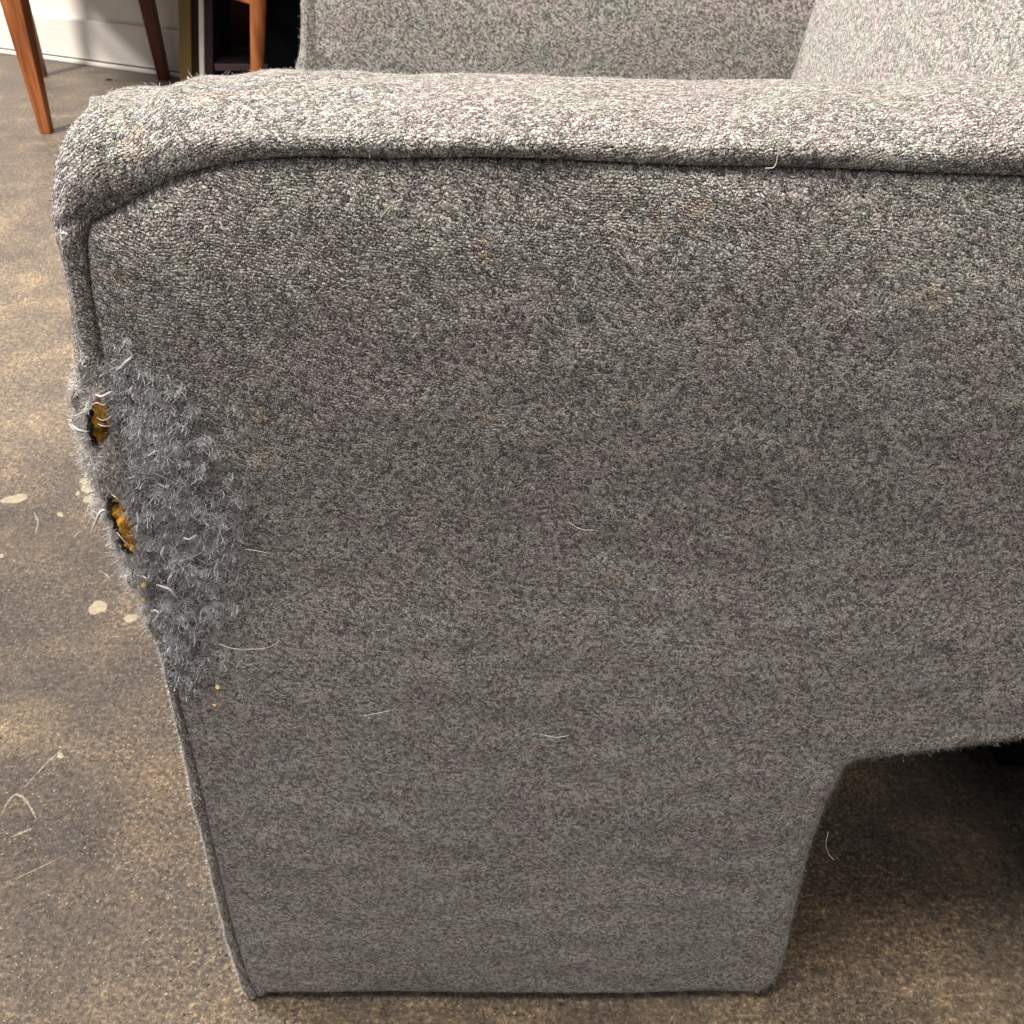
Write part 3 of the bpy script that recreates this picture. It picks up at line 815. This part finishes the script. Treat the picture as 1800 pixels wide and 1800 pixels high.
# ---- pulled yarns: thick curls
def yarn(px_pts, lift, r, col_m, name="pulled_yarn", parent=arm, Y=Y0):
    pts = []
    for i, (a, b) in enumerate(px_pts):
        yy_ = Y - .004 - lift * math.sin(math.pi * (i + .3) / len(px_pts)); p = on_plane(a, b, yy_); pts.append((p[0], yy_, p[1]))
    c = catmull(np.array(pts), 6); rr = r * (1 - .55 * np.abs(np.linspace(-1, 1, len(c))) ** 3)
    return tube(c, rr, 6)
M_YARN = plain("pulled_yarn", (.56, .55, .57), .8, .2, nscale=900, namt=.2, bscale=1500, bdist=.0006)
for pts, r in [([(203, 652), (214, 645), (222, 636), (232, 627)], .0008), ([(168, 694), (180, 697), (190, 692), (198, 688)], .0007),
               ([(275, 1028), (288, 1032), (298, 1036), (306, 1046), (312, 1052)], .0008), ([(296, 1030), (297, 1018), (303, 1010)], .0007),
               ([(162, 932), (170, 915), (175, 903), (183, 897), (190, 902)], .0007), ([(265, 1075), (273, 1073), (279, 1079), (274, 1086)], .0007),
               ([(303, 780), (307, 790), (306, 800)], .0007), ([(293, 650), (297, 664), (303, 678)], .0006), ([(232, 678), (230, 690), (238, 700)], .0006),
               ([(126, 747), (138, 756), (153, 759)], .0006),
               ([(160, 714), (170, 708), (182, 712), (192, 702)], .0003), ([(170, 734), (180, 739), (190, 736), (196, 730)], .0003), ([(172, 745), (182, 749), (194, 748)], .00028),
               ([(120, 744), (128, 754), (142, 760), (156, 758)], .0003), ([(195, 868), (205, 876), (214, 884)], .0003), ([(205, 935), (214, 946), (228, 960)], .0003),
               ([(240, 900), (243, 920), (238, 946)], .0005), ([(249, 1012), (256, 1016), (262, 1024)], .0005), ([(258, 890), (265, 882), (270, 874)], .0004),
               ([(330, 735), (326, 748), (332, 762)], .0006), ([(352, 812), (360, 826), (356, 838)], .0006), ([(278, 850), (290, 856), (300, 853)], .0005),
               ([(345, 940), (333, 948), (322, 945)], .0006), ([(288, 960), (284, 974), (290, 986)], .0007), ([(340, 850), (350, 842), (362, 846)], .0005)]:
    v, q = yarn(pts, .0025, r, None); cm("pulled_yarn", v, [q], M_YARN)

# ---- far arm (coarser, same shape) -------------------------------------------------------
Xf = CUR[np.argmin(np.abs(CUR[:, 3] - .55) + (CUR[:, 0] > 0) * 9), 2]
# distance at which its front edge shows where the photograph has it
best = min(np.arange(.75, 1.5, .005), key=lambda yv: abs(to_px(np.array([[Xf, yv, .55]]))[0, 0] - 529))
YO = float(best) - Y0 - .012
V3, Q3, uv3, t3, ds3 = front_panel(.003, rse=.0008, sink=.0008)
V3 = V3.copy(); V3[:, 1] += YO + .0012
t3[:] = 1; t3[:, 3] = .35
tag(cm("side_panel", V3, [Q3], M_FAB, uv3, t3), "inner side of the other arm, clean grey wool")
PR[:, 1] *= .05; CUR[:, 5] = 0
b3 = band(yoff=YO, stride=2, detail=False)
qc = b3[0][b3[1]].mean(1); vis = ((qc[:, 1] < Y0 + YO + .05) & (qc[:, 2] > .4)).astype(float)
P, N = sample(b3[0], b3[1], 5000, vis)
fV, fQ, fT = fibres(P, N, rng.gamma(3, .0006, 5000) + .0006, .00014, 1.9, .0005, 3, None, .7, grey_tints(5000, .3, .7))
Vj, Fj, uj, tj, mj = join([(b3[0], b3[1], b3[2], np.ones((len(b3[0]), 4)), 0), (fV, fQ, None, fT, 1)])
cm("boxing_band", Vj, Fj, [M_FAB, M_FIB], uj, tj, mj)
V4, Q4, uv4 = wrap_strip(YO); cm("underside_cover", V4, [Q4], M_FAB, uv4, np.ones((len(V4), 4)))
V5, Q5, uv5, t5, _ = front_panel(.006, mirror=True, yoff=YO); cm("outer_panel", V5, [Q5], M_FAB, uv5, np.ones((len(V5), 4)))

# ---- backrest and seat
YF = Y0 + YO                                        # inner face of the far arm
def cushion(name, x0, x1, y0, y1, z0, z1, lean=0.0, bulge=.012, n=60, r=.02):
    """rounded slab; lean = dx/dz"""
    V, Qs, U = [], [], []; o = 0
    g = np.linspace(0, 1, n)
    c = np.array([(x0 + x1) / 2, (y0 + y1) / 2, (z0 + z1) / 2]); hs = np.array([x1 - x0, y1 - y0, z1 - z0]) / 2
    for ax in range(3):
        for sg in (-1, 1):
            a, b = (ax + 1) % 3, (ax + 2) % 3
            A, B = np.meshgrid(g * 2 - 1, g * 2 - 1, indexing='ij')
            p = np.zeros((n, n, 3)); p[..., ax] = sg; p[..., a] = A; p[..., b] = B
            w3 = p * hs; inner = np.clip(w3, -(hs - r), hs - r); d = w3 - inner; ln_ = np.linalg.norm(d, axis=2)[..., None]
            w3 = inner + d / np.maximum(ln_, 1e-9) * np.minimum(ln_, r)
            w3[..., ax] += sg * bulge * (1 - A ** 2) * (1 - B ** 2)
            w3[..., 0] += lean * w3[..., 2]
            V.append((w3 + c).reshape(-1, 3)); U.append(np.stack([(A * hs[a]).ravel(), (B * hs[b]).ravel()], 1))
            I = np.arange(n * n).reshape(n, n) + o; q = np.stack([I[:-1, :-1], I[1:, :-1], I[1:, 1:], I[:-1, 1:]], -1).reshape(-1, 4)
            if sg < 0: q = q[:, ::-1]
            Qs.append(q); o += n * n
    V = np.vstack(V); return V, np.vstack(Qs), np.vstack(U)
sx0 = on_plane(1395, 145, YF)
sx1 = on_plane(1441, 0, YF)
lean = (sx1[0] - sx0[0]) / (sx1[1] - sx0[1])
zc = .56; xc = sx0[0] + lean * (zc - sx0[1])
V, Q, U = cushion("backrest", xc - .006, xc + .16, Y0 + T + .001, YF + .006, zc - .22, zc + .22, lean, .004, r=.006)
cm("backrest", V, [Q], M_FAB, U, np.tile([1, 1, 1, .35], (len(V), 1)))
V, Q, U = cushion("seat_cushion", ROWS[:, 0].min() + .03, xc - .055, Y0 + T + .002, YF - .002, .28, .42, 0, .01, r=.03)
cm("seat_cushion", V, [Q], M_FAB, U, np.ones((len(V), 4)))
M_LIN = plain("black_dust_cover", (.012, .012, .013), .9, .2)
def cbox(name, d, mat, bev=.003):
    V, Q = box_arrays(*d); o = cm(name, V, [Q], mat)
    b = o.modifiers.new("bevel", 'BEVEL'); b.width = bev; b.segments = 2
    o.data.polygons.foreach_set("use_smooth", np.zeros(len(o.data.polygons), bool)); return o
cbox("seat_frame", (-.13, .56, Y0 + T + .002, YF - .002, .262, .279), M_LIN)
fp = on_floor(1752, 1352)
cbox("foot", (fp[0], fp[0] + .10, fp[1], fp[1] + .10, .001, .261), M_LIN, .006)

# ------------------------------------------------------------------ crumbs, pale hairs, paint flecks
M_CRUMB = plain("foam_crumb", (.66, .47, .15), .8, .2, nscale=500, namt=.2)
def surf_pt(a, b, yy_=Y0 - .0035): p = on_plane(a, b, yy_); return np.array([p[0], yy_, p[1]])
ico_v = None
def crumb(name, px_, py_, r, label, cat, mat, yy_=Y0 - .004, group=None):
    c = surf_pt(px_, py_, yy_)
    n1, n2 = 8, 6; V = []
    for i in range(n2 + 1):
        for j in range(n1):
            t, f = math.pi * i / n2, 2 * math.pi * j / n1
            rr = r * random.uniform(.65, 1.2) * (1 if 0 < i < n2 else 1)
            if i in (0, n2): rr = r * .8
            V.append((rr * math.sin(t) * math.cos(f), .7 * rr * math.sin(t) * math.sin(f), rr * math.cos(t)))
    Q = [(i * n1 + j, i * n1 + (j + 1) % n1, (i + 1) * n1 + (j + 1) % n1, (i + 1) * n1 + j) for i in range(n2) for j in range(n1)]
    o = make_mesh(name, V, [np.array(Q)], mat, None, smooth=False); o.location = tuple(c)
    tag(o, label, cat, group); return o
gc = "yellow foam crumbs caught on the wool"
crumb("foam_crumb", 252, 1028, .0019, "largest yellow foam crumb, in a dark notch of the torn edge below the lower hole", "foam crumb", M_CRUMB, group=gc)
crumb("foam_crumb", 252, 1054, .0013, "small pale yellow foam crumb on the torn edge just under the largest crumb", "foam crumb", M_CRUMB, group=gc)
crumb("foam_crumb", 382, 1208, .0018, "upper yellow foam crumb out on the flat side panel right of the seam", "foam crumb", M_CRUMB, yy_=Y0 - .005, group=gc)
crumb("foam_crumb", 377, 1240, .0011, "lower tiny yellow foam crumb out on the flat side panel right of the seam", "foam crumb", M_CRUMB, yy_=Y0 - .005, group=gc)

hairs = [
 ([(385, 1132), (410, 1140), (440, 1141), (468, 1139), (488, 1130)], "long white hair curving across the dark cloth right of the frayed patch"),
 ([(652, 408), (672, 380), (690, 358), (708, 350)], "pale hair slanting on the cloth under the left half of the top seam"),
 ([(914, 622), (935, 608), (958, 598), (982, 597)], "pale hair arching on the cloth at the middle of the side panel"),
 ([(1441, 592), (1462, 572), (1478, 548), (1484, 530), (1474, 522), (1460, 526)], "looped white hair at the right upper part of the side panel"),
 ([(1478, 600), (1500, 598), (1516, 600)], "short white hair just under the looped hair on the side panel"),
 ([(862, 735), (872, 748), (886, 757), (898, 762)], "short curved hair left of the middle of the side panel"),
 ([(1000, 918), (1020, 930), (1045, 932)], "thin hair lying just below the middle of the side panel"),
 ([(268, 830), (285, 838), (300, 845), (312, 856)], "bright white hair lying over the frayed wool between the two tears"),
 ([(640, 1258), (662, 1254), (686, 1249)], "pale level hair on the lower left part of the side panel"),
 ([(1180, 1172), (1190, 1190), (1202, 1200)], "short hair on the lower middle of the side panel above the leg"),
 ([(1456, 1462), (1452, 1482), (1456, 1500), (1466, 1512)], "curl of hair sticking out from the leg's right edge"),
 ([(950, 1290), (975, 1296), (1000, 1293)], "faint hair on the lower panel over the leg"),
 ([(430, 965), (450, 968), (470, 972)], "short bright hair just right of the frayed wool"),
 ([(1365, 228), (1368, 262), (1362, 292), (1345, 296)], "long pale hair hanging over the top seam toward the right"),
]
for pts, lab in hairs:
    P_ = []
    for i, (a, b) in enumerate(pts):
        yy_ = Y0 - .0052 - .0006 * math.sin(i * 2.1)
        if "top seam toward" in lab: yy_ = Y0 - .0062
        P_.append(surf_pt(a, b, yy_))
    c = catmull(np.array(P_), 6); o0 = c[len(c) // 2].copy(); v, q = tube(c - o0, .00017, 5)
    o = make_mesh("stray_hair", v, [q], M_HAIR); o.location = tuple(o0)
    tag(o, lab, "hair", "stray pale hairs on the wool")

M_FLECK = plain("cream_paint", (.26, .23, .165), .6, .3, nscale=150, namt=.12)
flecks = [(26, 877, 22, 8, 8, "long cream paint fleck at the left edge of the floor, level with the lower tear"),
          (172, 1068, 17, 11, 8, "largest oval cream paint fleck on the floor left of the torn edge"),
          (230, 1087, 12, 7, 20, "small oval cream paint fleck nearest the arm, right of the largest fleck"),
          (153, 859, 11, 8, 0, "middle cream fleck of the cluster beside the lower tear"),
          (150, 846, 11, 5, 10, "top cream fleck of the cluster beside the lower tear"),
          (156, 877, 12, 5, 12, "bottom slanting cream fleck of the cluster beside the lower tear"),
          (137, 867, 4, 4, 0, "tiny round cream fleck left of the cluster beside the lower tear"),
          (106, 904, 6, 4, 0, "tiny cream fleck on the floor below and left of the cluster"),
          (3, 977, 4, 4, 0, "tiny bright fleck at the very left border of the floor"),
          (106, 1328, 6, 5, 30, "cream dot at the upper end of a pale floor scratch")]
for (a, b, rx, ry, rot, lab) in flecks:
    n = 22; V = []; ro = math.radians(rot)
    ph = random.uniform(0, 6)
    for k in range(n):
        t = 2 * math.pi * k / n; q_ = 1 + .12 * math.sin(2 * t + ph) + .09 * math.sin(3 * t + ph * 2) + .06 * math.sin(5 * t + ph * 3)
        x = rx * q_ * math.cos(t); y = ry * q_ * math.sin(t)
        V.append(on_floor(a + x * math.cos(ro) + y * math.sin(ro), b - x * math.sin(ro) + y * math.cos(ro), 0))
    V = np.array(V); c = V.mean(0); V = V - c
    top = V * .7 + [0, 0, .0004]; VV = np.vstack([V + [0, 0, .0001], top, [[0, 0, .00045]]])
    Qd = np.array([(i, (i + 1) % n, n + (i + 1) % n, n + i) for i in range(n)]); Tr = np.array([(n + i, n + (i + 1) % n, 2 * n) for i in range(n)])
    A_ = VV[Qd[0, 1]] - VV[Qd[0, 0]]
    o = make_mesh("paint_fleck", VV, [Qd[:, ::-1] if np.cross(V[0], V[1])[2] < 0 else Qd, Tr[:, ::-1] if np.cross(V[0], V[1])[2] < 0 else Tr], M_FLECK)
    o.location = tuple(c); tag(o, lab, "paint fleck", "cream paint flecks dried on the floor")

M_SCR = plain("chalky_scratch", (.21, .18, .14), .7, .2, nscale=300, namt=.3)
scr = [([(112, 536), (80, 580), (45, 632), (0, 692)], 2.2), ([(168, 588), (140, 622), (120, 650)], 1.6), ([(126, 1303), (100, 1325), (72, 1352), (36, 1392)], 1.5),
       ([(2, 1432), (14, 1410), (28, 1397), (44, 1406), (58, 1428), (64, 1440)], 2.4), ([(18, 1472), (38, 1464), (58, 1456)], 2.6), ([(0, 1556), (60, 1530), (118, 1502)], 1.3),
       ([(60, 900), (66, 918), (62, 940)], 2.6), ([(128, 950), (136, 938), (152, 930)], 2.0), ([(172, 1002), (186, 1010), (196, 1022)], 1.8), ([(1565, 1592), (1590, 1606), (1612, 1622)], 1.5), ([(0, 790), (40, 770), (90, 752)], 1.6)]
for pts, wpx in scr:
    c = catmull(np.array([on_floor(a, b) for a, b in pts]), 8); n = len(c)
    d = np.gradient(c, axis=0); d /= np.linalg.norm(d, axis=1)[:, None]; sd = np.stack([-d[:, 1], d[:, 0], 0 * d[:, 0]], 1)
    wv = wpx * .0006 * np.sin(np.linspace(.15, math.pi - .15, n)) * rng.uniform(.5, 1.3, n)
    Vv = np.vstack([c + sd * wv[:, None] + [0, 0, .00012], c - sd * wv[:, None] * rng.uniform(.4, 1.2, n)[:, None] + [0, 0, .00012], c + [0, 0, .00035]])
    Qv = [(i, i + 1, 2 * n + i + 1, 2 * n + i) for i in range(n - 1)] + [(2 * n + i, 2 * n + i + 1, n + i + 1, n + i) for i in range(n - 1)]
    make_mesh("scratch", Vv, [np.array(Qv)], M_SCR, floor)
M_DIRT = plain("dirt", (.02, .016, .012), .9, .1)
for (a, b, rad, lab) in ((88, 353, .0045, "small black scrap of dirt on the floor just left of the arm's upper corner"), (191, 141, .011, "dark speck of dirt on the floor between the teak chair legs")):
    c = on_floor(a, b); V = []
    for i in range(5):
        for j in range(7):
            t, f = math.pi * i / 4, 2 * math.pi * j / 7; q_ = rad * random.uniform(.5, 1.2)
            V.append((q_ * math.sin(t) * math.cos(f), .6 * q_ * math.sin(t) * math.sin(f), .3 * rad * (1 + math.cos(t)) / 2))
    Qv = [(i * 7 + j, i * 7 + (j + 1) % 7, (i + 1) * 7 + (j + 1) % 7, (i + 1) * 7 + j) for i in range(4) for j in range(7)]
    o = make_mesh("dirt_speck", V, [np.array(Qv)[:, ::-1]], M_DIRT, None, smooth=False); o.location = tuple(c + [0, 0, .0002]); tag(o, lab, "dirt")
